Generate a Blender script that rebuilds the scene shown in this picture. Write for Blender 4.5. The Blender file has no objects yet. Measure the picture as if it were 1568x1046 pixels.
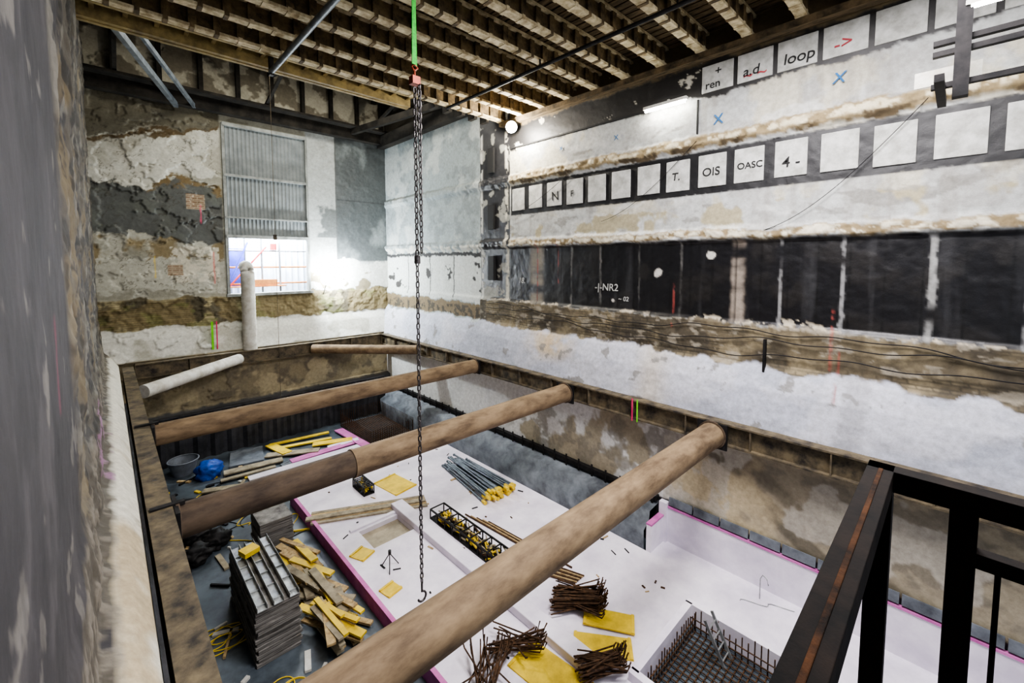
import bpy, bmesh, math, random
import numpy as np
from mathutils import Vector, Matrix, Euler
random.seed(7)
scn=bpy.context.scene
try:
    scn.view_settings.view_transform='AgX';scn.view_settings.look='AgX - Medium High Contrast'
except Exception: pass
# ------------------------------------------------------------------ camera
cd=bpy.data.cameras.new("camera");cam=bpy.data.objects.new("camera",cd);scn.collection.objects.link(cam)
cam.location=(0,0,8);cam.rotation_euler=(math.radians(90-3.69),0,math.radians(-43.7));cd.lens=14.99;cd.shift_y=-.0517
cd.clip_start=.02
scn.camera=cam
# ------------------------------------------------------------------ helpers
def lin(c):
    return tuple(((v/255)/12.92 if v/255<=.04045 else ((v/255+.055)/1.055)**2.4) for v in c)
def mat(name,c1,c2=None,scale=4,rough=.8,metal=0,bump=.2,detail=6,emit=0,lo=.35,hi=.65,stretch=(1,1,1),spec=.5,dist=.03):
    m=bpy.data.materials.new(name);m.use_nodes=True;nt=m.node_tree;b=nt.nodes["Principled BSDF"]
    b.inputs["Roughness"].default_value=rough;b.inputs["Metallic"].default_value=metal;b.inputs["Specular IOR Level"].default_value=spec
    c2=c2 or tuple(v*.75 for v in c1)
    tc=nt.nodes.new("ShaderNodeTexCoord");mp=nt.nodes.new("ShaderNodeMapping");mp.inputs["Scale"].default_value=stretch
    nz=nt.nodes.new("ShaderNodeTexNoise");nz.inputs["Scale"].default_value=scale;nz.inputs["Detail"].default_value=detail;nz.inputs["Roughness"].default_value=.65
    cr=nt.nodes.new("ShaderNodeValToRGB");cr.color_ramp.elements[0].position=lo;cr.color_ramp.elements[1].position=hi
    cr.color_ramp.elements[0].color=(*lin(c2),1);cr.color_ramp.elements[1].color=(*lin(c1),1)
    nt.links.new(tc.outputs["Object"],mp.inputs[0]);nt.links.new(mp.outputs[0],nz.inputs["Vector"])
    nt.links.new(nz.outputs[0],cr.inputs[0]);nt.links.new(cr.outputs[0],b.inputs["Base Color"])
    if bump:
        bp=nt.nodes.new("ShaderNodeBump");bp.inputs["Strength"].default_value=bump;bp.inputs["Distance"].default_value=dist
        nt.links.new(nz.outputs[0],bp.inputs["Height"]);nt.links.new(bp.outputs[0],b.inputs["Normal"])
    if emit:
        b.inputs["Emission Color"].default_value=(*lin(c1),1);b.inputs["Emission Strength"].default_value=emit
    return m
def vcmat(name,bump=.22,scale=9):
    m=bpy.data.materials.new(name);m.use_nodes=True;nt=m.node_tree;b=nt.nodes["Principled BSDF"]
    at=nt.nodes.new("ShaderNodeAttribute");at.attribute_name="Col"
    nt.links.new(at.outputs["Alpha"],b.inputs["Roughness"])
    tc=nt.nodes.new("ShaderNodeTexCoord")
    nz=nt.nodes.new("ShaderNodeTexNoise");nz.inputs["Scale"].default_value=scale;nz.inputs["Detail"].default_value=9;nz.inputs["Roughness"].default_value=.72
    cr=nt.nodes.new("ShaderNodeValToRGB");cr.color_ramp.elements[0].position=.3;cr.color_ramp.elements[1].position=.7
    cr.color_ramp.elements[0].color=(.7,.69,.67,1);cr.color_ramp.elements[1].color=(1.1,1.1,1.1,1)
    mx=nt.nodes.new("ShaderNodeMix");mx.data_type='RGBA';mx.blend_type='MULTIPLY';mx.inputs[0].default_value=1
    nt.links.new(tc.outputs["Object"],nz.inputs["Vector"]);nt.links.new(nz.outputs[0],cr.inputs[0])
    nt.links.new(at.outputs["Color"],mx.inputs[6]);nt.links.new(cr.outputs[0],mx.inputs[7]);nt.links.new(mx.outputs[2],b.inputs["Base Color"])
    bp=nt.nodes.new("ShaderNodeBump");bp.inputs["Strength"].default_value=bump;bp.inputs["Distance"].default_value=.03
    nt.links.new(nz.outputs[0],bp.inputs["Height"]);nt.links.new(bp.outputs[0],b.inputs["Normal"])
    return m
class MB:
    def __init__(s): s.v=[];s.f=[];s.m=[];s.sm=[]
    def add(s,vs,fs,mi=0,smooth=False):
        o=len(s.v);s.v+= [tuple(v) for v in vs];s.f+=[tuple(i+o for i in f) for f in fs];s.m+=[mi]*len(fs);s.sm+=[smooth]*len(fs)
    def box(s,c,d,mi=0,rot=(0,0,0),bev=0):
        x,y,z=d[0]/2,d[1]/2,d[2]/2
        R=Euler(rot).to_matrix();c=Vector(c)
        vs=[c+R@Vector((a*x,b*y,e*z)) for a in(-1,1) for b in(-1,1) for e in(-1,1)]
        s.add(vs,[(0,1,3,2),(4,6,7,5),(0,4,5,1),(2,3,7,6),(0,2,6,4),(1,5,7,3)],mi)
    def bb(s,a,b,mi=0):
        s.box([(a[i]+b[i])/2 for i in range(3)],[abs(a[i]-b[i]) for i in range(3)],mi)
    def beam(s,p0,p1,w,h,mi=0):
        p0=Vector(p0);p1=Vector(p1);d=(p1-p0);L=d.length;d.normalize()
        up=Vector((0,0,1)) if abs(d.z)<.95 else Vector((0,1,0))
        r=d.cross(up).normalized();u=r.cross(d)
        vs=[p+r*(a*w/2)+u*(b*h/2) for p in(p0,p1) for a,b in((-1,-1),(1,-1),(1,1),(-1,1))]
        s.add(vs,[(3,2,1,0),(4,5,6,7),(0,1,5,4),(1,2,6,5),(2,3,7,6),(3,0,4,7)],mi)
    def cyl(s,p0,p1,r,n=12,mi=0,r2=None,cap=True):
        p0=Vector(p0);p1=Vector(p1);d=(p1-p0).normalized();r2=r if r2 is None else r2
        up=Vector((0,0,1)) if abs(d.z)<.95 else Vector((0,1,0))
        a=d.cross(up).normalized();b=a.cross(d)
        vs=[p+ (a*math.cos(2*math.pi*i/n)+b*math.sin(2*math.pi*i/n))*q for p,q in((p0,r),(p1,r2)) for i in range(n)]
        s.add(vs,[(i,i+n,(i+1)%n+n,(i+1)%n) for i in range(n)],mi,True)
        if cap: s.add(vs,[tuple(range(n)),tuple(range(2*n-1,n-1,-1))],mi)
    def tube(s,pts,r,n=8,mi=0):
        pts=[Vector(p) for p in pts];vs=[];N=len(pts)
        for k,p in enumerate(pts):
            d=(pts[min(k+1,N-1)]-pts[max(k-1,0)]).normalized()
            up=Vector((0,0,1)) if abs(d.z)<.9 else Vector((0,1,0))
            a=d.cross(up).normalized();b=a.cross(d)
            vs+=[p+(a*math.cos(2*math.pi*i/n)+b*math.sin(2*math.pi*i/n))*r for i in range(n)]
        fs=[(k*n+i,(k+1)*n+i,(k+1)*n+(i+1)%n,k*n+(i+1)%n) for k in range(N-1) for i in range(n)]
        s.add(vs,fs,mi,True);s.add(vs,[tuple(range(n)),tuple(range(N*n-1,(N-1)*n-1,-1))],mi)
    def obj(s,name,mats,parent=None,bevel=0):
        me=bpy.data.meshes.new(name);me.from_pydata(s.v,[],s.f);me.update()
        for m in mats: me.materials.append(m)
        me.polygons.foreach_set("material_index",s.m);me.polygons.foreach_set("use_smooth",s.sm)
        o=bpy.data.objects.new(name,me);scn.collection.objects.link(o)
        if bevel:
            md=o.modifiers.new("bevel","BEVEL");md.width=bevel;md.segments=2;md.limit_method='ANGLE'
        if parent: o.parent=parent
        return o
def empty(name,loc=(0,0,0)):
    e=bpy.data.objects.new(name,None);e.location=(0,0,0);scn.collection.objects.link(e);return e
rng=np.random.RandomState(3);TAB=rng.rand(256,256)
def vn(x,y,s=0):
    x=np.asarray(x)+s*17.3;y=np.asarray(y)+s*31.7
    xi=np.floor(x).astype(int);yi=np.floor(y).astype(int);fx=x-xi;fy=y-yi
    fx=fx*fx*(3-2*fx);fy=fy*fy*(3-2*fy)
    g=lambda a,b:TAB[a%256,b%256]
    return (g(xi,yi)*(1-fx)+g(xi+1,yi)*fx)*(1-fy)+(g(xi,yi+1)*(1-fx)+g(xi+1,yi+1)*fx)*fy
def fbm(x,y,s=0,o=5,gain=.55):
    t=0;a=1;n=0
    for k in range(o):
        t=t+a*vn(x*2**k,y*2**k,s+k*1.7);n+=a;a*=gain
    return t/n
def ss(a,b,x): t=np.clip((x-a)/(b-a),0,1);return t*t*(3-2*t)
def band(z,a,b,e=.03): return ss(a-e,a+e,z)*(1-ss(b-e,b+e,z))
class Paint:
    def __init__(s,shape,c): s.c=np.zeros(shape+(3,));s.c[:]=lin(c);s.r=np.full(shape,.85)
    def lay(s,c,m,r=None):
        m=np.clip(m,0,1);s.r=s.r*(1-m)+(.85 if r is None else r)*m
        m=m[...,None];s.c=s.c*(1-m)+np.array(lin(c))*m
    def mul(s,f): s.c=s.c*f[...,None]
def grid_wall(name,P,p,material,skip=None,rev=False):
    C=np.concatenate([p.c,p.r[...,None]],-1)
    if rev: C=C[::-1]
    n,m,_=P.shape
    idx=np.arange(n*m).reshape(n,m)
    q=np.stack([idx[:-1,:-1],idx[1:,:-1],idx[1:,1:],idx[:-1,1:]],-1).reshape(-1,4)
    if skip is not None:
        cen=(P[:-1,:-1]+P[1:,1:])/2;k=~skip(cen).reshape(-1);q=q[k]
    me=bpy.data.meshes.new(name);me.from_pydata(P.reshape(-1,3).tolist(),[],q.tolist());me.update()
    ca=me.color_attributes.new("Col",'FLOAT_COLOR','POINT')
    ca.data.foreach_set("color",C.reshape(-1,4).astype(np.float32).ravel())
    me.materials.append(material)
    me.polygons.foreach_set("use_smooth",[True]*len(me.polygons))
    o=bpy.data.objects.new(name,me);scn.collection.objects.link(o);return o
M_wall=vcmat("patched_plaster")
# ------------------------------------------------------------------ right wall
st=.034
ys=np.arange(-3.5,22.8,st);zs=np.arange(-.4,17.2,st)
S,Z=np.meshgrid(ys,zs,indexing='ij')
n1=fbm(S*.5,Z*.7,1);n2=fbm(S*1.6,Z*1.9,2);n3=fbm(S*5,Z*5,3);n4=fbm(S*.9,Z*.9,4);ns=fbm(S*3.2,Z*.25,5);ng=fbm(S*12,Z*12,9,3)
Zw=Z+(n2-.5)*.3+(ng-.5)*.12
p=Paint(S.shape,(176,178,176))
p.lay((154,153,149),ss(.5,.62,n2)*.6)
p.lay((192,186,166),ss(.54,.64,n4)*.7)
p.lay((140,137,130),ss(.55,.72,ns)*.5)
p.lay((104,100,92),ss(.66,.7,fbm(S*1.1,Z*2.6,81))*.5)
p.lay((200,201,198),ss(.62,.66,fbm(S*.7,Z*1.4,83))*.6)
near=1-ss(14.15,14.25,S);far=1-near
p.lay((146,156,157),far)
p.lay((120,128,129),far*ss(.48,.62,n2)*.7)
p.lay((178,184,182),far*ss(.52,.65,n4)*.8)
p.lay((194,198,194),far*band(Zw,6.2,8.3))
p.lay((46,44,42),far*band(Z+(n1-.5)*1.4,6.6,7.9)*ss(.63,.66,n2))
p.lay((40,40,40),far*band(Zw,8.22,8.4,.03))
p.lay((58,54,46),far*ss(14.7,14.8,Z))
for yy in(16.2,18.2,20.3): p.lay((50,50,48),far*band(Z,6.3,8.3)*(1-ss(.02,.05,np.abs(S-yy+(n3-.5)*.15)))*.9)
p.lay((196,196,186),far*band(Zw,8.4,8.7)*ss(.4,.5,n3))
p.lay((108,94,68),far*band(Zw,5.5,6.15));p.lay((60,54,42),far*band(Zw,5.5,6.0)*ss(.5,.56,n3))
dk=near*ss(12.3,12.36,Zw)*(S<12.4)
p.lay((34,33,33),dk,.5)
p.lay((104,90,64),near*ss(13.15,13.25,Zw))
p.lay((190,186,172),dk*ss(.74,.76,fbm(S*2.4,Z*3,61))*(S>4.95))
# ledges
p.lay((140,124,92),near*band(Zw,11.0,11.34,.04)*(S<12.3))
p.lay((206,196,168),near*band(Zw,11.1,11.27,.05)*ss(.45,.55,n3)*(S<12.3))
p.lay((84,72,52),near*band(Zw,11.0,11.14,.03)*ss(.48,.55,n2)*(S<12.3))
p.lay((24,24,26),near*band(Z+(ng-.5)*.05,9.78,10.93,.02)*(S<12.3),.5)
p.lay((160,152,126),near*band(Zw,8.9,9.45)*ss(.54,.6,n4))
p.lay((134,118,88),near*band(Zw,8.58,8.8,.03))
p.lay((208,201,180),near*band(Zw,8.62,8.76,.04)*ss(.42,.5,n3))
blk=near*band(Z+(n2-.5)*.12,6.4,8.55,.03)
p.lay((20,20,23),blk,.36)
p.lay((56,56,58),blk*ss(.55,.75,ns)*.5,.42)
p.lay((40,37,34),blk*ss(.5,.7,n2)*.4,.45)
for yy,w,c,a in((3.9,.14,(150,138,125),.85),(10.95,.3,(140,132,118),.8),(2.95,.03,(150,150,150),.7),(1.75,.03,(150,150,150),.7),(.35,.045,(150,150,148),.8),(8.1,.03,(110,108,104),.6),(5.4,.03,(110,108,104),.6),(9.3,.03,(110,108,104),.5),(6.7,.025,(100,98,94),.6),(-.9,.05,(150,150,150),.7)):
    d=np.abs(S-yy+(n3-.5)*.1)
    p.lay(c,blk*(1-ss(w*.6,w*1.5,d))*a*ss(.3,.6,fbm(S*.3,Z*1.6,77)))
for k in range(30):
    p.lay((10,10,11),blk*(1-ss(.008,.03,np.abs(S-(-3+k*.58))))*.8,.4)
for yy,zz,rr in((6.1,7.65,.15),(4.6,8.15,.12),(7.6,6.75,.08)):
    p.lay((190,186,178),blk*(1-ss(rr*.8,rr,np.hypot(S-yy,Z-zz)+(n3-.5)*.15)))
p.lay((180,170,150),blk*band(Z+(n2-.5)*.6,6.3,6.48,.04)*ss(.5,.56,n3))
colm=((S>12.35)&(S<14.2)&(Z>6.4)).astype(float)
p.lay((36,36,39),colm*ss(.35,.5,Z-6.4),.5)
p.lay((150,150,142),colm*ss(.61,.64,n2)*.9)
p.lay((196,196,190),colm*(1-ss(.0,.12,np.abs(S-14.1)))*ss(.4,.5,n3))
p.lay((188,184,170),colm*(1-ss(.04,.14,np.abs(S-12.55)))*ss(.45,.52,n3))
# brick band
brk=band(Zw,5.35,6.4,.03)*near
p.lay((104,94,74),brk)
p.lay((134,122,96),brk*ss(.52,.62,n2));p.lay((62,56,46),brk*ss(.48,.62,n4)*.8)
course=(np.abs(((Z/.085)%1)-.5)>.38)|((np.abs((((S+.12*np.floor(Z/.085))/.24)%1)-.5)>.44))
p.lay((50,46,38),brk*course*.6*ss(.4,.55,n1))
p.lay((154,146,130),brk*ss(.58,.66,fbm(S*3,Z*6,91))*.7)
# batter
bat=band(Z+(n2-.5)*.45,3.9,5.42,.03)
p.lay((182,185,198),bat);p.lay((162,166,178),bat*ss(.46,.66,n4)*.7);p.lay((200,200,208),bat*ss(.55,.65,n1)*.6)
p.lay((196,168,112),bat*(1-ss(0,1.6,np.abs(S-10.0)))*ss(4.3,4.9,Z)*ss(.35,.6,n2)*.7)
p.lay((190,172,132),bat*(1-ss(0,.8,np.abs(S-6.0)))*.4)
p.lay((128,126,122),bat*ss(.71,.73,n2)*.8)
p.lay((146,146,150),bat*(1-ss(.1,.3,np.abs(S-1.9+(n3-.5)*.4+.1*Z)))*.5)
# below waler
low=1-ss(3.88,3.92,Z)
p.lay((160,150,128),low);p.lay((214,213,208),low*ss(.42,.5,n4)*(S>5.0));p.lay((124,118,104),low*ss(.52,.6,n2)*.7)
p.lay((216,216,212),low*ss(11.5,12.5,S)*.9)
dg=np.abs((Z-3.3)+ (S-4.2)*-.75+.3);p.lay((96,90,76),low*(1-ss(.2,.35,dg))*(S<5.6)*.8)
dg=np.abs((Z-2.3)+ (S-2.2)*-.6+.1);p.lay((104,96,80),low*(1-ss(.1,.3,dg))*(S<5.6)*.7)
p.lay((196,180,146),low*(S<5.4)*ss(.48,.6,n1)*.8);p.lay((190,184,170),low*(S<5.6)*ss(.56,.6,n4)*.7)
p.lay((60,62,66),1-ss(1.15,1.2,Z+(n3-.5)*.1))
for yy,z0,z1 in((1.9,5.3,6.9),(1.75,4.9,6.0),(9.9,7.2,8.9),(5.6,6.1,7.4),(10.9,6.5,8.8)):
    p.lay((168,70,62),(1-ss(.012,.035,np.abs(S-yy+(n3-.5)*.06)))*band(Z,z0,z1)*.5*ss(.35,.55,n3))
p.mul(.92+.16*n3)
prof=np.interp(zs,[-1,1.1,1.2,3.4,3.5,4.0,4.9,5.35,5.5,6.4,6.5,8.48,8.6,8.8,8.9,10.95,11.1,11.3,11.4,18],
                 [.3,.3,.33,.33,.52,.52,.34,.16,.03,.03,-.05,-.05,.1,.1,0,0,.12,.1,0,0])[None,:]
X=11.7-prof-(n2-.5)*.03-(n3-.5)*.02*band(Z,4,12)-(n1-.5)*.14*bat-(n3-.5)*.12*(band(Z,8.5,8.9)+band(Z,10.95,11.4)+brk*.4)
grid_wall("wall_right",np.stack([X,S,Z],-1),p,M_wall)
# ------------------------------------------------------------------ back wall
xs=np.arange(-.5,11.9,st);zs=np.arange(-.4,17.2,st)
S,Z=np.meshgrid(xs,zs,indexing='ij')
n1=fbm(S*.5,Z*.7,11);n2=fbm(S*1.4,Z*1.6,12);n3=fbm(S*5,Z*5,13);n4=fbm(S*.9,Z*.9,14);ng=fbm(S*12,Z*12,15,3)
Zw=Z+(n2-.5)*1.0+(n1-.5)*.9+(ng-.5)*.15
p=Paint(S.shape,(176,176,164))
left=1-ss(3.85,3.95,S)
p.lay((128,126,112),ss(.5,.62,n2)*.7)
p.lay((76,79,76),left*band(Zw+.12*(S-2),9.0,11.1,.03),.55)
p.lay((98,102,96),left*band(Zw+.12*(S-2),9.0,11.1,.03)*ss(.5,.65,n4)*.7)
p.lay((112,96,66),left*band(Zw+.12*(S-2),11.0,11.35,.06)*ss(.35,.5,n3))
p.lay((192,192,182),left*band(Zw-.25*(S-2),11.3,13.2))
p.lay((160,158,146),left*band(Zw-.25*(S-2),11.3,13.2)*ss(.55,.65,n4)*.7)
p.lay((90,76,52),left*band(Zw-.25*(S-2),13.15,13.35,.04))
p.lay((98,94,80),left*ss(13.3,13.4,Zw-.2*(S-2)))
p.lay((130,118,90),left*band(Zw,8.0,9.1)*ss(.45,.55,n4))
p.lay((178,178,166),left*band(Zw,6.9,8.2)*ss(.42,.5,n2))
p.lay((202,198,182),left*((S>2.0)&(S<3.7)&(Z>7.1)&(Z<8.6))*ss(.38,.45,n3))
cr_=fbm(S*1.3,Z*1.3,93);p.lay((60,56,46),left*(1-ss(.004,.012,np.abs(cr_-.5)))*.6*ss(6.5,7,Z))
def brickpatch(x0,x1,z0,z1):
    m=left*((S>x0)&(S<x1)&(Z>z0)&(Z<z1));p.lay((136,108,84),m*.85)
    c=(np.abs(((Z/.085)%1)-.5)>.36)|((np.abs((((S+.12*np.floor(Z/.085))/.24)%1)-.5)>.42));p.lay((170,160,138),m*c*.8)
brickpatch(2.6,3.25,10.2,10.85);brickpatch(1.9,2.4,7.4,7.85)
r=ss(7.4,7.5,S)
p.lay((172,176,173),r)
gs=r*ss(8.9,8.95,S)*ss(7.9,8.05,Z)
p.lay((80,85,86),gs,.4)
p.lay((140,148,148),gs*ss(.5,.75,fbm(S*.8,Z*.5,33))*.8,.4)
p.lay((60,62,62),r*(1-ss(.02,.05,np.abs(S-8.9)))*.8*ss(7.9,8,Z))
p.lay((60,62,62),gs*(1-ss(.02,.05,np.abs(Z-11.2)))*.7)
p.lay((70,74,74),r*(1-ss(8.85,8.9,S))*band(Z,9.2,11.4)*ss(.45,.55,n4)*.8)
p.lay((200,202,196),r*band(Zw,6.2,8.0));p.lay((120,112,90),r*band(Zw,6.0,7.6)*ss(.55,.6,n2))
p.lay((56,54,48),r*band(Zw,6.0,6.5)*ss(.45,.5,n3))
b=band(Z+(n2-.5)*.5,5.2,6.5,.04)
p.lay((124,112,80),b);p.lay((84,78,60),b*ss(.48,.6,n4));p.lay((158,148,114),b*ss(.58,.64,n2));p.lay((110,116,60),b*ss(.6,.68,fbm(S*1.2,Z*2,71))*.5)
course=(np.abs(((Z/.085)%1)-.5)>.38)
p.lay((60,54,42),b*course*.4)
bat=band(Z+(n2-.5)*.5,4.05,5.25,.03)
p.lay((206,206,198),bat);p.lay((160,158,144),bat*ss(.5,.6,n4)*.7)
low=1-ss(4.05,4.1,Z)
p.lay((134,124,100),low);p.lay((106,98,82),low*ss(.45,.6,n2));p.lay((164,152,122),low*ss(.52,.62,n4))
p.lay((62,62,64),1-ss(1.75,1.8,Z+(n3-.5)*.1))
p.lay((172,168,152),ss(14.95,15,Z));p.lay((112,106,92),ss(14.95,15,Z)*ss(.5,.58,n2))
for xx,z0,z1,c in((3.5,7.0,8.4,(220,60,60)),(1.5,7.3,8.2,(230,200,40)),(3.1,9.6,10.4,(220,60,110))): p.lay(c,left*(1-ss(.012,.035,np.abs(S-xx+(n3-.5)*.05)))*band(Z,z0,z1)*.6)
p.mul(.9+.2*n3)
prof=np.interp(zs,[-1,1.7,1.8,3.9,4.05,4.9,5.2,6.4,6.5,20],[.8,.8,.45,.45,.6,.3,.08,.06,0,0])[None,:]
bump=(n2-.5)*.04+(n3-.5)*.02+(n1-.5)*.12*bat+(n3-.5)*.12*b+left*.06*ss(.5,.52,n2)
Y=22.6-prof-bump
hole=lambda c:(c[...,0]>4.02)&(c[...,0]<7.43)&(c[...,2]>6.5)&(c[...,2]<14.05)
grid_wall("wall_back",np.stack([S,Y,Z],-1),p,M_wall,hole)
# ------------------------------------------------------------------ left wall
ys=np.concatenate([np.arange(-2,6,.03),np.arange(6,22.8,.045)]);zs=np.arange(-.4,17.2,.04)
S,Z=np.meshgrid(ys,zs,indexing='ij')
n1=fbm(S*.5,Z*.5,41);n2=fbm(S*1.6,Z*1.2,42);n3=fbm(S*6,Z*5,43);n4=fbm(S*1.6,Z*1.1,44);ns=fbm(S*5,Z*.35,45);n5=fbm(S*2.2,Z*2.4,47)
p=Paint(S.shape,(44,42,45))
p.lay((64,61,63),ss(.48,.64,n2)*.7);p.lay((29,28,31),ss(.5,.62,n4)*.7)
p.lay((112,108,102),ss(.7,.72,n5)*.6)
p.lay((34,32,35),ss(.55,.75,ns)*.4)
rg=ss(5.5,6.5,S+(n2-.5)*2)
p.lay((76,71,62),rg*ss(.44,.54,n2));p.lay((118,115,107),rg*ss(.54,.62,n4)*.7);p.lay((104,90,60),rg*ss(.6,.68,n1)*.6)
p.lay((30,28,27),rg*ss(.56,.6,fbm(S*2,Z*3,49))*.8)
p.lay((130,50,78),(1-ss(.04,.1,np.abs(S-4.4+(n3-.5)*.3)))*band(Z,6.9,7.6)*.4)
rub=band(Z+(n2-.5)*.6,4.35,5.3,.05)
p.lay((74,69,60),rub);p.lay((108,102,92),rub*ss(.52,.6,n3));p.lay((150,100,146),rub*band(S,9,12,.3)*ss(.56,.62,n3)*.6)
bt=1-ss(4.36,4.44,Z+(n3-.5)*.06)
p.lay((206,203,190),bt);p.lay((160,140,100),bt*ss(.5,.64,n1)*(1-ss(11,13,S))*.75);p.lay((122,110,86),bt*ss(.64,.74,n2)*.5)
p.mul(.88+.24*n3)
prof=np.interp(zs,[-1,3.5,4.0,4.3,4.4,4.5,5.3,5.5,20],[.54,.54,.5,.34,.22,.08,.04,0,0])[None,:]
X=-.27+prof+(n2-.5)*.03*(1-bt)+(n3-.5)*.01+rg*(1-bt)*((n2-.5)*.1+(n5-.5)*.1+(n3-.5)*.05)+(n3-.5)*.05*rub*(1-bt)
grid_wall("wall_left",np.stack([X,S,Z],-1)[::-1],p,M_wall,rev=True)
# ------------------------------------------------------------------ steelwork / props
M_steel=mat("weathered_steel",(118,106,84),(48,45,42),3,.65,.2,.3,spec=.3)
M_dark=mat("dark_steel",(38,36,36),(18,18,19),5,.6,.1,.1,spec=.2)
M_prop=mat("dusty_prop_paint",(136,116,90),(74,60,46),3.6,.75,.0,.3,12,lo=.3,hi=.64,stretch=(.35,1,1),spec=.25,dist=.012)
M_propd=mat("dusty_prop_dark",(92,78,64),(52,43,36),3.6,.75,.0,.3,12,stretch=(.35,1,1),spec=.25,dist=.012)
M_white=mat("white_paint",(205,205,198),(165,160,148),3,.7,0,.1)
def waler(name,p0,p1):
    e=empty(name);b=MB();d=Vector(p1)-Vector(p0);L=d.length;d.normalize()
    p0=Vector(p0);p1=Vector(p1);up=Vector((0,0,1));xa=abs(d.x)>.5
    b.beam(p0,p1,.06,.5)
    for dz in(-.26,.26): b.beam(p0+up*dz,p1+up*dz,.32,.04)
    n=int(L/1.5)
    for i in range(n+1):
        q=p0+d*(L*i/n);b.box(q,(.03 if xa else .3,.3 if xa else .03,.48))
    b.obj("beam",[M_steel,M_dark],e)
    return e
waler("waler_beam",(11.02,-3,3.72),(11.02,21.9,3.72))
waler("waler_beam",(.48,-1,3.7),(.48,21.6,3.7))
waler("waler_beam",(.7,21.8,3.74),(10.8,21.8,3.74))
def prop(name,p0,p1,r,m,split=None,m2=None,plates=True):
    e=empty(name);b=MB();p0=Vector(p0);p1=Vector(p1);d=(p1-p0).normalized()
    if split:
        q=p0+d*split;b.cyl(p0,q,r*.97,40,1);b.cyl(q,p1,r,40,0);b.cyl(q-d*.03,q+d*.03,r*1.04,40,0)
    else: b.cyl(p0,p1,r,40,0)
    if plates:
        for q,s in((p0,1),(p1,-1)): b.cyl(q,q+d*s*.05,r*1.15,32,1)
    b.obj("tube",[m,m2 or m],e)
    if plates:
        k=MB();k.box(p0,(.06,r*2.6,r*2.2));k.box(p0+Vector((-.1,0,r*1.1)),(.45,.1,.06));k.box(p1,(.06,r*2.4,r*2.1))
        k.obj("end_bracket",[M_dark],e)
    return e
prop("steel_prop",(.68,13.55,3.7),(10.84,13.55,3.7),.27,M_prop,None,M_propd)
prop("steel_prop",(.68,8.8,3.66),(10.84,8.8,3.66),.29,M_prop,3.0,M_propd)
prop("steel_prop",(.68,4.08,3.66),(10.84,4.08,3.66),.3,M_prop,None,M_propd)
prop("diagonal_steel_prop",(.75,18.3,3.72),(4.1,21.6,3.72),.22,M_white,plates=False)
prop("diagonal_steel_prop",(7.2,21.6,3.72),(10.75,17.9,3.72),.22,M_prop,None,M_propd,plates=False)
# ------------------------------------------------------------------ ceiling
M_cream=mat("cream_flange",(214,202,168),(142,126,94),5,.75,0,.2,spec=.2)
M_blk=mat("brown_web",(122,104,74),(62,54,42),4,.8,0,.3,spec=.2)
M_deck=mat("timber_deck",(112,96,72),(52,46,36),3,.85,0,.2,stretch=(6,1,1),spec=.2)
M_must=mat("mustard_timber",(156,138,86),(100,86,54),3,.75,0,.2)
ce=empty("ceiling_joists");b=MB()
yy=12.55
while yy>-3.4:
    b.bb((-.2,yy-.11,13.38),(11.6,yy+.11,13.45),0)
    b.bb((-.2,yy-.11,13.83),(11.6,yy+.11,13.9),0)
    b.bb((-.2,yy-.03,13.45),(11.6,yy+.03,13.83),1)
    x=.2
    while x<11.5:
        b.bb((x,yy-.105,13.45),(x+.16,yy+.105,13.83),1);b.bb((x+.03,yy-.118,13.365),(x+.12,yy+.118,13.47),1 if int(x*7)%3 else 0);x+=.48
    yy-=1.1
b.obj("joists",[M_cream,M_blk],ce)
b=MB();x=-.2
while x<11.7: b.bb((x,-3.6,13.92),(x+.19,13.3,13.97),0);x+=.24
b.bb((-.4,-3.6,14.05),(11.9,13.4,14.12),0)
b.bb((11.35,-3.5,13.2),(11.6,12.6,13.36),0)
b.obj("ceiling",[M_deck])
b=MB();b.bb((-.2,13.35,13.3),(7.9,13.5,13.75));b.bb((-.2,13.5,13.28),(7.9,13.62,13.4))
x=0
while x<7.8: b.bb((x,12.7,13.5),(x+.09,13.35,13.6));x+=.55
b.bb((-.2,12.85,13.45),(7.9,12.95,13.5))
b.obj("ceiling_edge_beam",[M_must])
M_roof=mat("dark_roof",(50,47,42),(22,21,20),2,.85,0,.1,spec=.2)
b=MB();b.bb((-.5,13.4,17.1),(11.9,22.8,17.2));b.bb((-.5,13.45,14.1),(11.9,13.55,17.2))
b.bb((-.4,22.1,14.35),(11.7,22.5,14.85))
b.bb((-.4,21.6,14.85),(11.7,22.45,14.95))
for i in range(9): x=.5+i*1.35;b.bb((x,22.3,14.9),(x+.16,22.5,17.1))
for y in(15.2,18.4): b.bb((-.4,y,16.6),(11.7,y+.25,17.0))
for i in range(3):
    x=.5+i*5;b.beam((x,13.7,14.6),(x+.4,22.3,16.6),.2,.3);b.beam((x,13.7,16.9),(x+.1,22.3,14.9),.12,.12)
b.beam((0,14.2,14.2),(2.4,22.2,14.3),.14,.2,1);b.beam((0,15,15.3),(3,22.2,14.4),.1,.16,1)
b.beam((11.3,14.4,14.9),(9.6,22.3,14.7),.2,.3);b.bb((11.2,13.6,14.2),(11.6,22.5,14.8))
for i in range(6): b.bb((8.2+.6*i,13.2,13.5),(8.35+.6*i,13.6,14.4))
b.bb((7.9,13.5,13.9),(11.6,13.7,14.3))
M_galv=mat("galvanised",(120,128,134),(84,90,96),4,.5,.4,.05)
b.obj("ceiling_back_bay_frame",[M_roof,M_galv])
e=empty("ceiling_pipe");b=MB();b.tube([(8.7,-2,13.2),(8.7,12.3,13.2)],.05,10)
for y in(1,4.2,8,11.8): b.bb((8.68,y,13.2),(8.72,y+.03,13.4))
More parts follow.
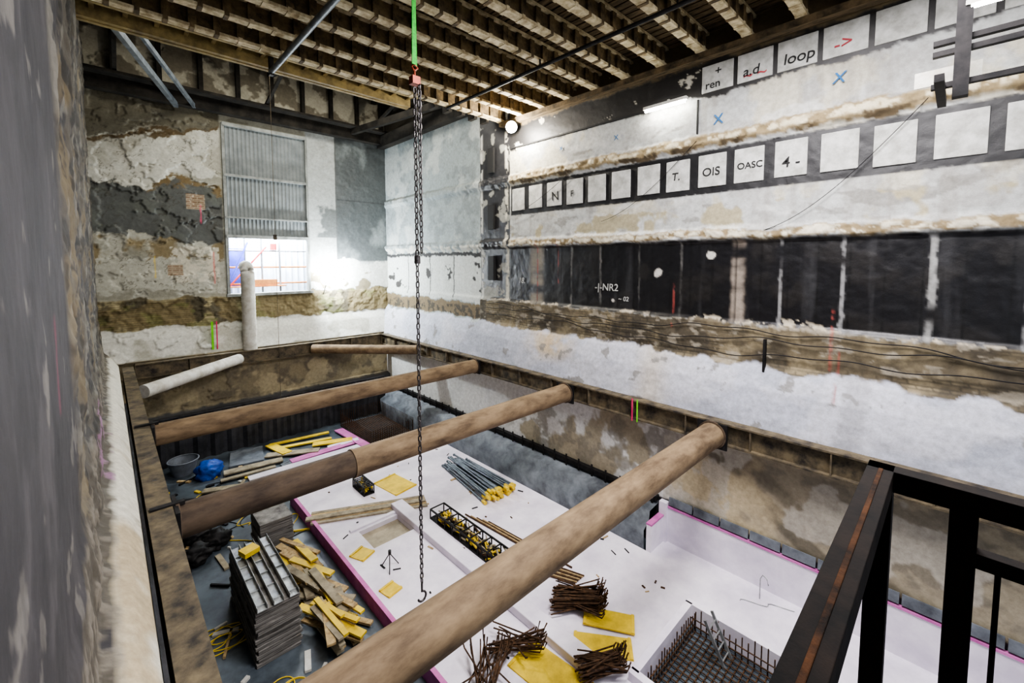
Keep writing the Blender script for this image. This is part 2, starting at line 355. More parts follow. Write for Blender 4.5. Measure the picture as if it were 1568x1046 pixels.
b.obj("pipe",[M_dark],e)
e=empty("ceiling_brace_tube");b=MB();b.tube([(3.5,3,13.1),(3.5,13.1,13.1)],.07,12,0)
b.bb((3.45,13.0,13.0),(3.55,13.15,13.5),1);b.bb((3.44,5,13.1),(3.56,5.05,13.4),1)
b.obj("tube",[M_galv,M_dark],e)
# ------------------------------------------------------------------ window louvre
M_louv=mat("corrugated_metal",(128,134,134),(104,110,112),2,.55,.1,.03)
M_fr=mat("grey_frame",(150,154,150),(108,110,106),3,.6,.1,.1)
win=empty("window_1")
b=MB()
def corr(b,x0,x1,z0,z1,y,mi=0,pitch=.16,a=.02):
    n=int((x1-x0)/pitch*6);vs=[];fs=[]
    prof=[0,0,0,.5,1,.5]
    for i in range(n+1):
        x=x0+(x1-x0)*i/n;yy=y-a*prof[i%6];vs+=[(x,yy,z0),(x,yy,z1)]
        if i: fs.append((2*i-2,2*i,2*i+1,2*i-1))
    b.add(vs,fs,mi)
corr(b,4.0,7.45,9.15,14.05,22.6)
b.obj("shutter",[M_louv],win)
b=MB()
for z,h in((14.0,.14),(11.8,.1),(9.95,.06),(9.1,.14)): b.bb((3.98,22.45,z-h/2),(7.47,22.7,z+h/2))
b.bb((3.95,22.5,6.5),(4.06,22.8,14.05));b.bb((7.4,22.5,6.5),(7.5,22.8,14.05))
b.bb((3.9,22.4,6.4),(7.6,22.9,6.52))
b.obj("frame",[M_fr],win)
M_hoard=mat("white_hoarding",(214,222,232),(184,194,208),2,.5,.1,.02)
b=MB();corr(b,2.5,10.5,6.2,10.5,24.6,0,.3,.06);b.bb((2.5,24.6,6.2),(10.5,24.7,6.4));b.obj("outside_hoarding",[M_hoard])
b=MB();b.bb((-1,22.95,6.0),(12.5,27,6.2));b.obj("ground_outside",[M_fr])
b=MB()
for x in(4.1,4.9,5.6,6.4): b.cyl((x,23.6,6.2),(x,23.6,10.5),.045,8,0)
for z in(6.9,7.7,8.5): b.cyl((3.5,23.65,z),(7.8,23.65,z),.045,8,1 if z<8 else 0)
b.bb((3.6,23.3,6.75),(6.6,23.9,6.8),1);b.bb((4.9,23.35,6.8),(6.2,23.7,7.1),1)
b.cyl((4.2,23.55,6.8),(5.8,23.55,8.7),.04,8,2);b.cyl((5.0,23.5,8.9),(4.3,23.5,7.2),.04,8,3)
b.bb((4.2,23.9,6.8),(5.0,23.95,8.6),3);b.box((6.1,23.5,8.7),(.25,.2,.3),2)
b.obj("outside_scaffold",[mat("scaffold_galv",(150,154,158),None,4,.5,.4,.05),mat("scaffold_board",(200,130,60),(150,90,50),4),mat("scaffold_red",(190,50,50),None,4),mat("scaffold_blue",(70,80,210),None,4)])
e=empty("ventilation_duct");b=MB();b.cyl((4.62,21.95,4.0),(4.62,21.95,7.4),.27,24)
pts=[(4.62,21.95,7.35)]+[(4.62,21.95+.35*(1-math.cos(t)),7.4+.35*math.sin(t)) for t in [i*math.pi/12 for i in range(7)]]
b.tube(pts,.27,24)
for i in range(22): b.cyl((4.62,21.95,4.05+i*.155),(4.62,21.95,4.07+i*.155),.282,24)
b.obj("duct",[M_white],e)
# ------------------------------------------------------------------ label panels on right wall
M_pan=mat("white_label_panel",(192,192,188),(150,150,144),4,.85,0,.15)
M_blackp=mat("black_marker",(18,18,18),None,3)
e=empty("marked_wall_panels");b=MB()
for i in range(17):
    y=12.2-.905*i
    if y<-2.7: break
    dz=random.uniform(-.02,.02);w=.68+random.uniform(-.03,.03)
    b.bb((11.67,y-w,9.96+dz),(11.74,y,10.8+dz))
for i in range(9):
    y=4.93-.88*i;b.bb((11.67,y-.78,12.42),(11.74,y,13.1))
b.obj("panels",[M_pan],e,.012)
def text(s,y,z,size,parent,m=M_blackp,x=11.655):
    c=bpy.data.curves.new("label","FONT");c.body=s;c.size=size;c.extrude=.002;c.shear=random.uniform(-.1,.2);c.offset=.002
    o=bpy.data.objects.new("label_text",c);scn.collection.objects.link(o)
    o.location=(x,y,z);o.rotation_euler=(math.radians(90),0,math.radians(-90));c.materials.append(m);o.parent=parent
text("N",10.15,10.15,.45,e);text("F",9.3,10.2,.3,e);text("T.",5.7,10.25,.3,e);text("OIS",4.85,10.25,.3,e);text("OASC",3.98,10.3,.22,e);text("4 -",3.0,10.2,.34,e)
M_redm=mat("red_marker",(180,60,70),None,3);M_bluem=mat("blue_marker",(40,110,170),None,3)
text("+",4.6,12.8,.3,e);text("ren",4.83,12.5,.28,e);text("a.d",3.92,12.55,.32,e);text("loop",3.05,12.55,.34,e)
text("~ ~",3.9,12.45,.36,e,M_redm);text("->",2.1,12.55,.36,e,M_redm)
text("-|-NR2",8.3,7.05,.32,e,M_pan,11.72);text("18.",11.9,7.15,.3,e,M_pan,11.72);text("~ 02",7.4,6.75,.2,e,M_pan,11.72)
text("X",4.6,11.55,.36,e,M_bluem,11.66);text("X",2.1,11.85,.32,e,M_bluem,11.66);text("X",7.6,11.75,.22,e,M_bluem,11.66);text("x",9.8,11.85,.25,e,M_bluem,11.66)
b=MB()
for z in(7.2,9.3,11.6): b.bb((11.6,13.25,z),(11.74,13.6,z+1.0))
b.bb((11.66,5.0,11.4),(11.72,5.04,12.3));b.bb((11.66,6.6,12.35),(11.72,12.3,12.4))
b.obj("wall_slot_recess",[M_blackp])
b=MB()
for k in range(3):
    pts=[];z0=(6.2,6.02,5.75)[k]
    for i in range(120):
        y=-3+i*.14;pts.append((11.6-.02*k,y,z0+.1*math.sin(y*.55+k)+.05*math.sin(y*1.7+2*k)+.03*math.sin(y*4+k)))
    b.tube(pts,.013,6)
for k in range(3):
    pts=[];ya=(9,5,0.5)[k]
    for i in range(40):
        t=i/39;pts.append((11.6,ya+3*t,11.2-1.9*math.sin(math.pi*t*.5)*(.4+.3*k)-.6*t))
    b.tube(pts,.008,5)
b.bb((11.5,3.15,5.3),(11.62,3.2,6.1))
b.obj("wall_cables",[M_dark])
# ------------------------------------------------------------------ lamps
M_em=mat("lamp_glow",(255,252,240),None,1,.5,0,0,emit=120)
e=empty("fluorescent_tube_light");b=MB();b.bb((11.35,5.2,12.3),(11.47,6.45,12.38),1);b.cyl((11.4,5.25,12.27),(11.4,6.4,12.27),.045,12,0)
b.bb((11.4,5.7,12.38),(11.64,5.75,12.43),1);b.obj("fitting",[M_em,M_white],e)
def flood(name,loc,dirv,stand,s=1):
    e=empty(name);b=MB();loc=Vector(loc);d=Vector(dirv).normalized()
    b.cyl(loc-d*.14,loc,.1*s,16,1,.17*s);b.cyl(loc,loc+d*.02,.16*s,16,0)
    b.cyl(loc-d*.1,stand,.02,8,1)
    b.obj("head",[M_em,M_dark],e);return e
flood("floodlight",(11.2,11.75,12.98),(-.7,-.7,-.3),(11.6,11.8,13.1),1.3)
flood("floodlight",(8.05,21.8,7.1),(-.5,-.8,-.1),(8.05,22.4,6.3),2.0)
def light(name,typ,loc,power,color=(1,1,1),size=.3,rot=None,sy=None):
    l=bpy.data.lights.new(name,typ);l.energy=power;l.color=color
    if typ=='AREA':
        l.size=size
        if sy: l.shape='RECTANGLE';l.size_y=sy
    elif typ in('POINT','SPOT'): l.shadow_soft_size=size
    o=bpy.data.objects.new(name,l);scn.collection.objects.link(o);o.location=loc
    if rot: o.rotation_euler=rot
    return o
light("light_floodlight_high","POINT",(10.9,11.45,12.7),950,(1,.93,.82),.08)
light("light_floodlight_window","POINT",(8.3,21.7,7.3),3000,(.88,.95,1),.1)
light("light_fill_near","AREA",(6.8,2.0,13.2),2100,(1,.96,.98),3.5,(0,0,0),3)  # added fill: area lamp below the joists, out of frame, no fitting
light("light_fill_back_bay","AREA",(6,17.5,16.5),900,(1,.96,.86),6,(0,0,0),3)  # added fill for the far bay, hidden above the ceiling edge
light("light_fill_behind","AREA",(6,-2.5,12),450,(1,.97,1),5,(math.radians(50),0,0),4)  # extra unseen area lamp at the near end, fill only
light("light_outside_fill","AREA",(6,23.2,10.3),3500,(.85,.92,1),3,(math.radians(30),0,0),1)  # added area lamp that brightens the hoarding in place of daylight
w=bpy.data.worlds.new("world");scn.world=w;w.use_nodes=True;w.node_tree.nodes["Background"].inputs[0].default_value=(.8,.88,1,1);w.node_tree.nodes["Background"].inputs[1].default_value=.6
# ------------------------------------------------------------------ floor & slab
M_floor=mat("damp_grey_concrete",(92,102,110),(40,46,52),.9,.45,0,.15)
M_slab=mat("white_slab",(240,234,242),(206,198,212),.9,.6,0,.05,9)
M_pink=mat("pink_insulation",(206,120,180),(176,86,150),2,.7,0,.1)
M_beige=mat("beige_screed",(186,174,150),None,2)
M_grey=mat("grey_membrane",(116,122,128),(60,64,70),1.5,.6,0,.2)
b=MB();b.bb((-.5,-4,-.5),(12,23,-.3));b.obj("floor",[M_floor])
e=empty("foundation_slab");b=MB()
for a,c in(((4.35,2,-.3),(5.1,15.3,0)),((5.1,2,-.3),(6.35,10.9,0)),((5.1,11.9,-.3),(6.35,15.3,0)),((6.35,4.0,-.3),(10.5,15.3,0)),((6.35,1,-.3),(7.0,4.0,0)),((9.4,-3,-.3),(10.5,4.0,0)),((10.5,-3,-.3),(11.4,5.5,0))): b.bb(a,c)
b.obj("slab",[M_slab],e)
b=MB();b.bb((5.1,10.9,-.3),(6.35,11.9,-.14));b.obj("recess",[M_beige],e)
b=MB();b.bb((6.35,4.6,0),(6.75,12.3,.2));b.bb((4.9,12.0,0),(6.35,12.12,.06));b.obj("kerb",[M_slab],e,.02)
b=MB();b.bb((4.24,2,-.35),(4.34,15.35,.06));b.bb((4.24,15.31,-.3),(7,15.4,.04));b.obj("pink_edge",[M_pink],e)
e=empty("membrane_upstand");b=MB()
pr=[(10.52,0),(10.5,.55),(10.78,.7),(10.82,.95),(11.3,1.0),(11.33,1.15)]
vs=[];N=60
for i in range(N+1):
    y=5.7+(21.3-5.7)*i/N
    for x,z in pr: vs.append((x+random.uniform(-.02,.02),y,z-.3*(z==0)+random.uniform(-.015,.015)))
k=len(pr);fs=[(i*k+j,i*k+j+1,(i+1)*k+j+1,(i+1)*k+j) for i in range(N) for j in range(k-1)]
b.add(vs,fs,0,True);b.obj("sheet",[M_grey],e)
b=MB();b.bb((11.2,5.7,1.1),(11.36,21.5,1.24),0)
for i in range(30): b.bb((11.18,5.8+i*.53,1.0),(11.2,5.86+i*.53,1.4),0)
b.obj("capping_rail",[M_dark],e)
e=empty("white_upstand");b=MB();b.bb((11.3,-3,-.3),(11.36,5.45,1.0),0);b.bb((10.5,5.48,-.3),(11.36,5.62,.75),0)
b.bb((11.2,5.4,-.3),(11.37,5.62,1.15),0)
b.bb((11.28,-3,1.0),(11.37,5.4,1.05),1);b.bb((10.5,5.47,.75),(11.2,5.63,.8),1)
b.obj("upstand",[M_slab,M_pink],e)
b=MB()
for i in range(12): y=-3+i*.7;b.box((11.32,y+.35,1.2),(.04,.66,.22),0,(0,.1,0))
b.obj("edge_boards",[M_grey])
e=empty("rebar_pit");b=MB()
for a,c in(((7.0,3.85,-1.6),(9.4,4.0,.18)),((9.35,-1,-1.6),(9.5,4.0,.18)),((6.9,-1,-1.6),(7.05,4.0,.18))): b.bb(a,c)
b.obj("pit_walls",[M_slab],e)
M_reb=mat("rusty_rebar",(92,68,48),(44,34,28),12,.8,.1,0,spec=.2)
b=MB()
for i in range(20):
    x=7.2+i*.11;b.cyl((x,3.75,-.6),(x,3.75,.1+random.uniform(-.1,.1)),.014,5)
for i in range(34):
    y=3.7-i*.12;b.cyl((9.22,y,-.6),(9.22,y,.2+random.uniform(-.1,.1)),.014,5);b.cyl((7.2,y,-.6),(7.2,y,.1),.014,5);b.cyl((7.1,y,-.28),(9.25,y,-.28),.014,5)
for i in range(16): x=7.2+i*.14;b.cyl((x,3.8,-.25),(x,-.5,-.25),.014,5)
for z in(-.15,.0): b.cyl((7.1,3.73,z),(9.3,3.73,z),.014,5);b.cyl((9.2,3.8,z),(9.2,-.5,z),.014,5)
b.obj("rebar_cage",[M_reb],e)
M_alu=mat("aluminium",(176,178,176),(130,132,132),5,.4,.6,.02)
b=MB()
for x in(8.75,9.1): b.beam((x,2.9,-.29),(x-.05,3.3,.55),.03,.06)
for i in range(4): t=.15+i*.22;b.cyl((8.74,2.9+.4*t,-.3+.85*t),(9.08,2.9+.4*t,-.3+.85*t),.016,8)
b.obj("aluminium_ladder",[M_alu])
b=MB();b.tube([(10.9,2.9,0),(10.9,2.9,.5),(10.88,2.85,.62),(10.85,2.75,.6),(10.86,2.72,.45)],.012,6);b.tube([(10.5+.05*i,3.2-.08*i+.1*math.sin(i),.012) for i in range(12)],.01,5);b.obj("starter_wire_hook",[M_alu])
b=MB()
for i in range(20): x=8.3+i*.11;b.cyl((x,17.8,-.22),(x,21.2,-.22),.015,5);b.cyl((x,21.2,-.3),(x,21.2,.5),.013,5);b.cyl((x,17.8,-.3),(x,17.8,.4),.013,5)
for i in range(28): y=17.8+i*.12;b.cyl((8.25,y,-.2),(10.4,y,-.2),.015,5);b.cyl((10.42,y,-.3),(10.42,y,.5),.013,5);b.cyl((8.25,y,-.3),(8.25,y,.4),.013,5)
b.obj("rebar_mat",[M_reb])
M_sp=mat("sheet_pile",(64,64,68),(36,37,40),2,.6,.3,.15)
def sheetpile(name,a,c,z0,z1,nrm):
    b=MB();a=Vector(a);c=Vector(c);d=c-a;n=int(d.length/.15);nv=Vector(nrm);vs=[];fs=[];pf=[0,0,1,1]
    for i in range(n+1):
        q=a+d*i/n+nv*.12*pf[i%4];vs+=[(q.x,q.y,z0),(q.x,q.y,z1)]
        if i: fs.append((2*i-2,2*i,2*i+1,2*i-1))
    b.add(vs,fs);q=a;b.beam(a+Vector((0,0,z1))+nv*.06,c+Vector((0,0,z1))+nv*.06,.22,.06)
    return b.obj(name,[M_sp])
sheetpile("sheet_piling",(.4,21.7,0),(10.9,21.7,0),-.3,1.7,(0,-1,0))
sheetpile("sheet_piling",(.35,0,0),(.35,21.5,0),-.3,2.6,(1,0,0))
# ------------------------------------------------------------------ site materials
M_yel=mat("yellow_formwork",(232,200,40),(190,160,30),3,.6,0,.05)
M_wood=mat("sawn_timber",(186,162,116),(130,106,72),4,.8,0,.1,stretch=(3,3,3))
M_wood2=mat("grey_timber",(160,150,126),(108,98,80),4,.8,0,.1)
M_ply=mat("panel_stack_edge",(146,142,136),(60,56,52),6,.7,.2,.3,stretch=(.4,.4,14))
M_tube=mat("blue_grey_tube",(112,122,130),(62,70,78),5,.45,.3,.05)
M_blue=mat("blue_bag",(24,84,180),(12,50,130),3,.5)
def stack(name,x0,x1,y0,y1,z0,n,h,channels=False):
    e=empty(name);b=MB()
    for i in range(n):
        j=random.uniform(-.03,.03);k=random.uniform(-.03,.03)
        b.bb((x0+j,y0+k,z0+i*h),(x1+j,y1+k,z0+(i+1)*h-.012),0)
    zt=z0+n*h
    if channels:
        for q in(0,.5,1):
            x=x0+.12+(x1-x0-.24)*q
            b.bb((x-.1,y0-.05,zt),(x+.1,y1+.05,zt+.015),1);b.bb((x-.1,y0-.05,zt),(x-.085,y1+.05,zt+.1),1);b.bb((x+.085,y0-.05,zt),(x+.1,y1+.05,zt+.1),1)
            yy=y0+.1
            while yy<y1: b.bb((x-.085,yy,zt+.01),(x+.085,yy+.02,zt+.05),1);yy+=.5
        b.box(((x0+x1)/2-.1,y1-.5,zt+.14),(.35,.3,.12),2,(0,0,.3))
    b.obj("panels",[M_ply,M_alu,M_yel],e,.008)
stack("formwork_panel_stack",1.9,2.75,9.5,12.0,-.3,14,.085,True)
stack("formwork_panel_stack",2.85,3.7,13.2,14.3,-.3,9,.1)
def pile(name,cx,cy,lx,ly,z0,n,L,W,T,mats,ang0=0,da=.4,hz=.4):
    b=MB()
    for i in range(n):
        x=cx+random.uniform(-lx,lx)/2;y=cy+random.uniform(-ly,ly)/2
        z=z0+T/2+hz*i/n*random.uniform(.75,1)
        a=ang0+random.gauss(0,da)
        b.box((x,y,z),(random.uniform(*L),random.uniform(*W),T),random.choice((0,0,1,1,0,2)) if len(mats)>2 else i%len(mats),(random.uniform(-.04,.04),random.uniform(-.06,.06),a))
    return b.obj(name,mats)
pile("timber_offcut_pile",3.42,10.6,.55,3.2,-.3,85,(.7,1.7),(.1,.24),.05,[M_wood,M_wood2,M_yel],1.75,.22,.55)
b=MB()
for i in range(5): b.box((5.75+.05*i,12.45+.13*i,.03),(3.5,.12,.05),i%2,(0,0,-.47))
b.box((5.75,12.7,.08),(3.6,.2,.05),0,(0,0,-.45));b.obj("long_timber_planks",[M_wood2,M_wood])
def sheet(name,cx,cy,lx,ly,z,rz,m,t=.03):
    b=MB();b.box((cx,cy,z+t/2),(lx,ly,t),0,(0,0,rz))
    for s in(-1,1):
        R=Matrix.Rotation(rz,3,'Z');o=R@Vector((0,s*(ly/2-.04),0));b.box((cx+o.x,cy+o.y,z+t+.01),(lx,.06,.02),0,(0,0,rz))
    return b.obj(name,[m])
sheet("yellow_formwork_board",7.2,13.6,.9,1.3,0,.15,M_yel);sheet("yellow_formwork_board",4.75,10.9,.45,.5,0,.4,M_yel)
sheet("yellow_formwork_board",4.7,9.2,.4,.4,0,.2,M_yel)
sheet("yellow_formwork_board",7.15,4.75,.5,1.2,.0,.65,M_yel);sheet("yellow_formwork_board",5.9,5.0,.8,1.7,0,.1,M_yel)
sheet("yellow_formwork_board",7.75,5.0,.5,1.1,.04,.55,M_yel);sheet("plywood_board",5.05,4.2,.7,.6,0,.3,M_wood)
b=MB()
for x0,y0,x1,y1,m in((5.0,20.9,7.4,20.4,0),(5.1,20.3,7.3,19.8,0),(5.0,20.9,5.3,19.4,0),(3.6,18.2,8.0,18.0,1),(3.6,17.6,7.0,17.5,0),(3.0,19.3,5.0,19.0,2),(2.8,18.7,4.6,18.5,2),(6.8,18.9,8.1,18.7,1),(3.4,17.0,6.4,16.7,1),(2.2,18.3,4.0,17.3,2),(7.9,20.5,8.05,17.8,3),(5.2,18.6,7.8,18.6,4),(6.4,19.6,7.9,18.9,0),(4.3,16.3,6.0,16.0,0),(3.3,16.2,4.2,16.9,1),(5.6,17.2,6.8,16.9,0),(4.6,19.9,6.4,18.8,2),(6.9,17.4,7.7,16.0,2)):
    b.beam((x0,y0,-.24+random.uniform(0,.05)),(x1,y1,-.22+random.uniform(0,.08)),random.choice((.2,.3,.4)),.05,m)
b.obj("formwork_boards_spread",[M_yel,M_slab,M_wood2,M_pink,M_pink])
sheet("white_insulation_board",8.3,16.6,2.4,1.6,-.3,0,M_slab,.1)
sheet("grey_formwork_panel",5.6,18.0,1.3,1.6,-.3,.2,M_grey,.06);sheet("grey_formwork_panel",4.0,20.4,1.2,1.6,-.3,-.2,M_grey,.08)
e=empty("capped_tube_bundle");b=MB()
for i in range(34):
    q=i%12;x=8.75+q*.1+random.uniform(-.03,.03);z=.06+(i//12)*.1;a=random.uniform(-.1,.1)
    p0=Vector((9.2+q*.075+random.uniform(-.1,.1),13.3+random.uniform(-.35,.35),z));p1=Vector((x+.1+a,10.5+random.uniform(-.15,.15),z))
    b.cyl(p0,p1,.036,10,0);d=(p1-p0).normalized();b.cyl(p1-d*.02,p1+d*.16,.06,10,1);b.cyl(p0,p0+d*.05,.05,8,0)
for y in(11.3,12.4): b.bb((8.8,y,0),(10.1,y+.08,.03),2)
b.obj("tubes",[M_tube,M_yel,M_wood],e)
def cage(name,x0,x1,y0,y1,z0,z1,mats):
    b=MB()
    for x in(x0,x1):
        for z in(z0+.02,z1): b.beam((x,y0,z),(x,y1,z),.04,.04,0)
        n=8
        for i in range(n+1): y=y0+(y1-y0)*i/n;b.beam((x,y,z0),(x,y,z1),.03,.03,0)
    for i in range(9):
        y=y0+(y1-y0)*i/8;b.beam((x0,y,z1),(x1,y,z1),.03,.03,0);b.beam((x0,y,z0+.02),(x1,y,z0+.02),.03,.03,0)
    b.bb((x0,y0,z0),(x1,y1,z0+.03),0)
    for i in range(int(45*(y1-y0))):
        x=random.uniform(x0+.05,x1-.05);y=random.uniform(y0,y1-.3);a=random.uniform(.1,.3)
        b.cyl((x,y,z0+random.uniform(.04,z1-z0)),(x+random.uniform(-.1,.1),y+a,z0+random.uniform(.04,z1-z0)),random.uniform(.015,.035),6,random.choice((0,1,1,2,3,3)))
    return b.obj(name,mats)
cage("formwork_clamp_cage",7.0,7.5,7.9,11.0,0,.3,[M_dark,M_yel,M_reb,M_wood2])
cage("small_tool_cage",6.05,6.4,13.6,14.5,0,.3,[M_dark,M_yel,M_yel,M_tube])
b=MB()
for i in range(5): b.cyl((7.9+.07*i,10.4-.2*i,.03),(8.15+.08*i,7.8-.3*i,.03),.022,6,i%2)
for i in range(7): b.cyl((7.6+.08*i,7.3,.03),(8.1+.06*i,6.2,.03),.02,6,i%2)
b.obj("loose_steel_rods",[M_reb,M_wood])
def rebar(name,cx,cy,L,ang,n,fan=.2,r=.016,z0=0,spread=.3,h=.25):
    b=MB()
    for i in range(n):
        a=ang+random.gauss(0,fan);o=random.uniform(-spread,spread);c=Vector((cx-math.sin(ang)*o,cy+math.cos(ang)*o,0))
        l=L*random.uniform(.6,1)/2;d=Vector((math.cos(a),math.sin(a),0));z=z0+.03+random.uniform(0,h)
        p0=c-d*l+Vector((0,0,z));p1=c+d*l+Vector((0,0,z+random.uniform(-.0,.15)))
        up=Vector((0,0,random.uniform(.0,.25)))
        b.tube([p0,p1,p1+d*.06+up],r,5)
    return b.obj(name,[M_reb])
rebar("rebar_pile",7.6,5.75,1.3,-1.0,75,.22,z0=.05,spread=.28,h=.2);rebar("rebar_pile",5.75,5.9,1.2,-.9,26,.35,z0=.03,spread=.2);rebar("rebar_pile",6.6,4.45,1.0,-.6,50,.2,z0=.05,spread=.2);rebar("rebar_pile",4.95,5.9,1.1,.8,25,.4,z0=.02)
b=MB()
for i in range(6): b.cyl((3.2+.12*i,7.0,-.2),(3.3+.12*i,8.3,-.15),.035,8,i%2)
b.box((4.0,7.9,-.1),(.18,.8,.2),2,(0,0,.2));b.obj("adjustable_site_props",[M_alu,M_dark,M_pink])
def blob(name,c,r,m,seed=1,flat=.7):
    bm=bmesh.new();bmesh.ops.create_icosphere(bm,subdivisions=4,radius=1)
    for v in bm.verts:
        n=fbm(np.array(v.co.x*2.6+seed),np.array(v.co.y*2.6+v.co.z*3.3),seed);v.co*= .55+float(n)*.9;v.co=Vector((v.co.x*r[0],v.co.y*r[1],max(v.co.z,-flat)*r[2]))+Vector(c)
    me=bpy.data.meshes.new(name);bm.to_mesh(me);bm.free();me.materials.append(m)
    for f in me.polygons:f.use_smooth=True
    o=bpy.data.objects.new(name,me);scn.collection.objects.link(o);return o
blob("blue_rubble_bag",(2.6,19.6,-.05),(.45,.42,.4),M_blue,2)
for i,(x,y) in enumerate(((1.6,15.3),(2.0,14.6),(1.5,14.2))): blob("black_rubble_sack",(x,y,-.1),(.35,.32,.26),M_dark,5+i)
b=MB();b.cyl((1.9,20.6,-.3),(1.9,20.6,.25),.35,20,0,.5,False);b.cyl((1.9,20.6,-.28),(1.9,20.6,-.27),.35,20,0);b.tube([(1.9+.5*math.cos(t*math.pi/10),20.6+.5*math.sin(t*math.pi/10),.25) for t in range(21)],.025,6);b.obj("mortar_tub",[mat("grey_plastic",(120,126,134),None,3,.5)])
b=MB()
for k in range(3):
    pts=[];cx,cy=((2.1,8.6),(2.6,7.9),(1.3,11.0))[k]
    for i in range(150):
        a=i*.22;r=.22+.12*math.sin(a*.37+k)+.08*math.sin(a*1.3+k*2);pts.append((cx+r*math.cos(a)*(1+.3*k)+.002*i,cy+r*math.sin(a)-.003*i,-.28+.0003*i))
    b.tube(pts,.012,5)
b.obj("yellow_extension_cable",[M_yel])
b=MB()
for i in range(110):
    x=random.uniform(.9,4.1);y=random.uniform(7.0,20.5)
    if 1.7<x<3.0 and 9.2<y<12.3 or 2.7<x<3.9 and 13<y<14.5 or 2.8<x and 8.5<y<12.8: continue
    m=random.choice((0,1,1,2,2,3,4));l=random.choice((.1,.15,.25,.5,.8))
    b.box((x,y,-.27),(l,random.uniform(.04,.14),.05),m,(0,0,random.uniform(0,3)))
for x,y,m in((1.2,16.8,3),(1.5,17.1,3),(2.9,16.0,2),(3.3,15.4,3),(1.1,13.1,2),(3.0,17.0,3)): b.cyl((x,y,-.3),(x,y,-.02),.12,14,m,.14)
b.obj("site_debris",[M_wood,M_wood2,M_dark,M_white,M_yel])
b=MB()
for i in range(50):
    x=random.uniform(4.6,10.2);y=random.uniform(4.5,15)
    if 6.3<x<6.8 or 5<x<6.4 and 10.8<y<12.2: continue
    l=random.choice((.06,.1,.2));b.box((x,y,.012),(l,random.uniform(.02,.05),.02),random.randrange(3),(0,0,random.uniform(0,3)))
b.obj("slab_offcuts",[M_wood,M_dark,M_reb])
b=MB()
for k in range(8):
    x0=random.uniform(1,3.5);y0=random.uniform(12.5,19);pts=[]
    for i in range(50): pts.append((x0+.02*i*math.cos(k)+.25*math.sin(i*.2+k),y0+.04*i*math.sin(k*2)+.2*math.cos(i*.17),-.285))
    b.tube(pts,.014,5,k%2)
b.obj("floor_hoses",[M_dark,M_yel])
b=MB()
for a in(0,2.1,4.2): b.cyl((5.05,9.9,.4),(5.05+.25*math.cos(a),9.9+.25*math.sin(a),0),.014,6)
b.cyl((5.05,9.9,.38),(5.05,9.9,.48),.04,10);b.obj("survey_tripod",[M_dark])
# ------------------------------------------------------------------ chain hoist
def link(b,c,axis,L=.14,W=.085,r=.014,mi=0):
    pts=[];h=L/2-W/2
    for i in range(16):
        a=2*math.pi*i/16;s=math.cos(a)*(W/2-r);t=math.sin(a)*(W/2-r)+(h if math.sin(a)>=0 else -h)
        pts.append(Vector((c[0]+(s if axis==0 else 0),c[1]+(s if axis==1 else 0),c[2]+t)))
    n=6;vs=[];N=len(pts)
    for k in range(N):
        d=(pts[(k+1)%N]-pts[k-1]).normalized();a=Vector((0,1,0)) if axis==0 else Vector((1,0,0));bb=d.cross(a)
        vs+=[pts[k]+(a*math.cos(2*math.pi*i/n)+bb*math.sin(2*math.pi*i/n))*r for i in range(n)]
    b.add(vs,[(k*n+i,((k+1)%N)*n+i,((k+1)%N)*n+(i+1)%n,k*n+(i+1)%n) for k in range(N) for i in range(n)],mi,True)
M_chain=mat("chain_steel",(108,104,104),(60,56,56),10,.4,.8,0)
e=empty("lifting_chain");cx,cy=4.3,7.1
b=MB();z=11.15;k=0
while z>1.6:
    link(b,(cx,cy,z),k%2);
    if z>8.1: link(b,(cx+.06,cy-.06,z+.05),(k+1)%2)
    z-=.1;k+=1
b.cyl((cx,cy,8.1),(cx,cy,7.95),.06,10);
b.tube([(cx,cy,1.6)]+[(cx+.09*math.sin(t)+.0,cy,1.42-.1*(1-math.cos(t))) for t in [i*.4 for i in range(12)]],.022,8)
b.obj("chain",[M_chain],e)
b=MB();b.box((cx,cy,11.32),(.16,.14,.14));b.tube([(cx,cy,11.38),(cx,cy,11.5),(cx+.06,cy,11.56),(cx,cy,11.62),(cx-.06,cy,11.56),(cx,cy,11.5)],.02,8)
b.obj("hoist_hook",[mat("red_hook",(170,70,40),(120,50,30),6,.5,.3)],e)
M_gw=mat("green_webbing",(40,200,50),(20,150,40),20,.7)
b=MB();b.beam((cx-.03,cy-.03,11.6),(cx-.1,6.9,13.92),.08,.012);b.beam((cx+.03,cy+.03,11.6),(cx+.08,7.25,13.92),.08,.012);b.beam((cx-.1,6.9,13.91),(cx+.08,7.25,13.91),.08,.012)
b.obj("green_sling",[M_gw],e)
b=MB();b.cyl((4.75,18,2.6),(4.75,18,17.1),.008,6);b.box((4.75,18,8.9),(.1,.1,.2));b.tube([(4.75,18,2.6),(4.8,18,2.5),(4.75,18,2.4),(4.7,18,2.5)],.02,6);b.obj("hanging_hoist_cable",[M_steel])
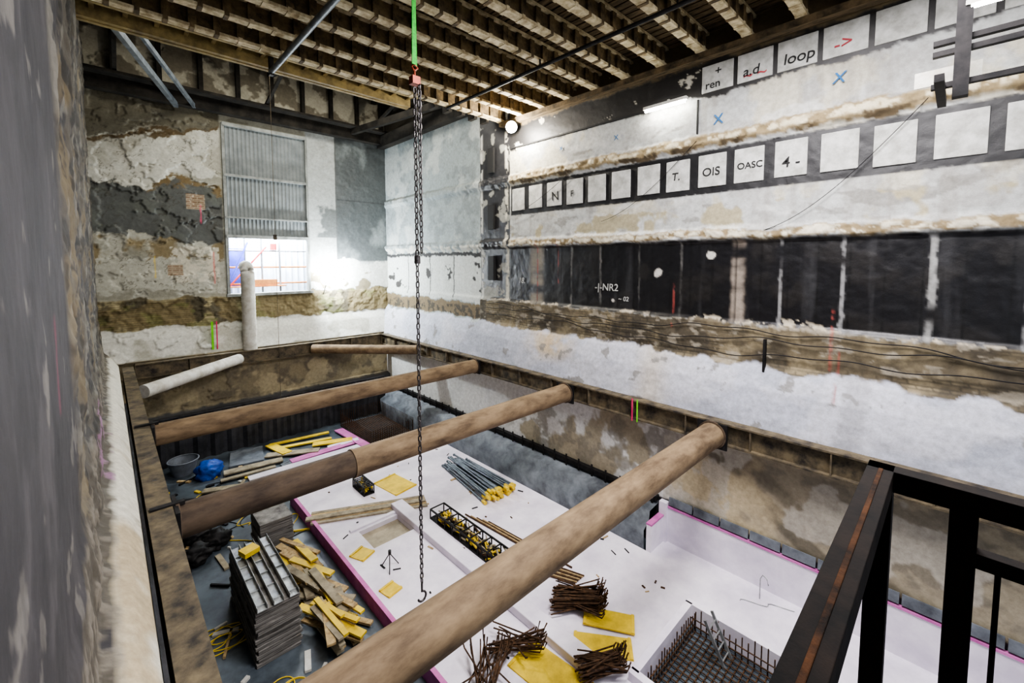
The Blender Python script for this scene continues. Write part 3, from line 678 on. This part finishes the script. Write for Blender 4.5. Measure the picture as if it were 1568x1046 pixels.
# ------------------------------------------------------------------ neon survey marks
M_np=mat("neon_pink",(240,40,110),None,3);M_ng=mat("neon_green",(120,220,30),None,3)
b=MB();b.bb((10.83,6.3,3.4),(10.84,6.34,4.05),0);b.bb((10.83,6.14,3.4),(10.84,6.18,4.05),1)
b.bb((3.2,22.0,4.2),(3.28,22.03,5.4),1);b.bb((3.38,22.0,4.2),(3.42,22.03,5.4),0);b.obj("survey_marks",[M_np,M_ng])
# ------------------------------------------------------------------ near guard rail
M_rail=mat("rusty_guard_rail",(34,26,21),(10,9,8),14,.75,0,.1,spec=.08)
M_rust=mat("rust_streak",(84,54,32),(26,20,16),18,.8,.0,.2,spec=.08)
e=empty("guard_rail");b=MB()
b.bb((-.2,.075,7.505),(1.24,.12,7.55),0);b.bb((1.2,-1.6,7.505),(1.24,.12,7.55),0)
b.bb((-.2,.092,7.549),(1.2,.100,7.552),1);b.bb((-.2,.119,7.515),(1.2,.1215,7.525),1)
for x,y in((1.215,.095),(1.22,-.03),(.1,.095),(1.22,-1.2)): b.bb((x-.02,y-.02,6.35),(x+.02,y+.02,7.505),0)
b.bb((1.205,-1.6,7.40),(1.235,-.03,7.43),0)
for i in range(12): y=-.08-i*.1;b.cyl((1.22,y,6.4),(1.22,y,7.41),.005,6,0)
b.bb((1.205,-1.6,6.4),(1.235,.12,6.44),0);b.bb((-.2,.08,6.4),(1.2,.11,6.44),0)
b.obj("rails",[M_rail,M_rust],e,.004)
b=MB();b.bb((-.1,-3,6.2),(1.25,.12,6.35));b.obj("viewing_platform",[M_steel])
# upper right access frame
e=empty("suspended_access_frame");b=MB()
for y in(.1,-1.3): b.beam((8.8,y,10.3),(8.8,y,13.4),.16,.16)
for z in(10.5,10.95,11.1): b.beam((8.8,.4,z),(8.8,-2,z),.1,.07)
b.beam((8.2,.3,10.45),(9.6,.3,10.45),.1,.1);b.beam((8.2,-.6,10.45),(9.6,-.6,10.45),.1,.1)
b.bb((9.1,-.1,10.62),(9.12,.6,10.85),1);b.bb((9.1,-1.6,10.62),(9.12,-.5,10.78),1)
b.bb((8.7,-.75,11.5),(8.8,.1,11.56),1);b.bb((8.72,-.7,11.46),(8.78,.05,11.5),2)
b.obj("frame",[M_dark,M_white,M_em],e)
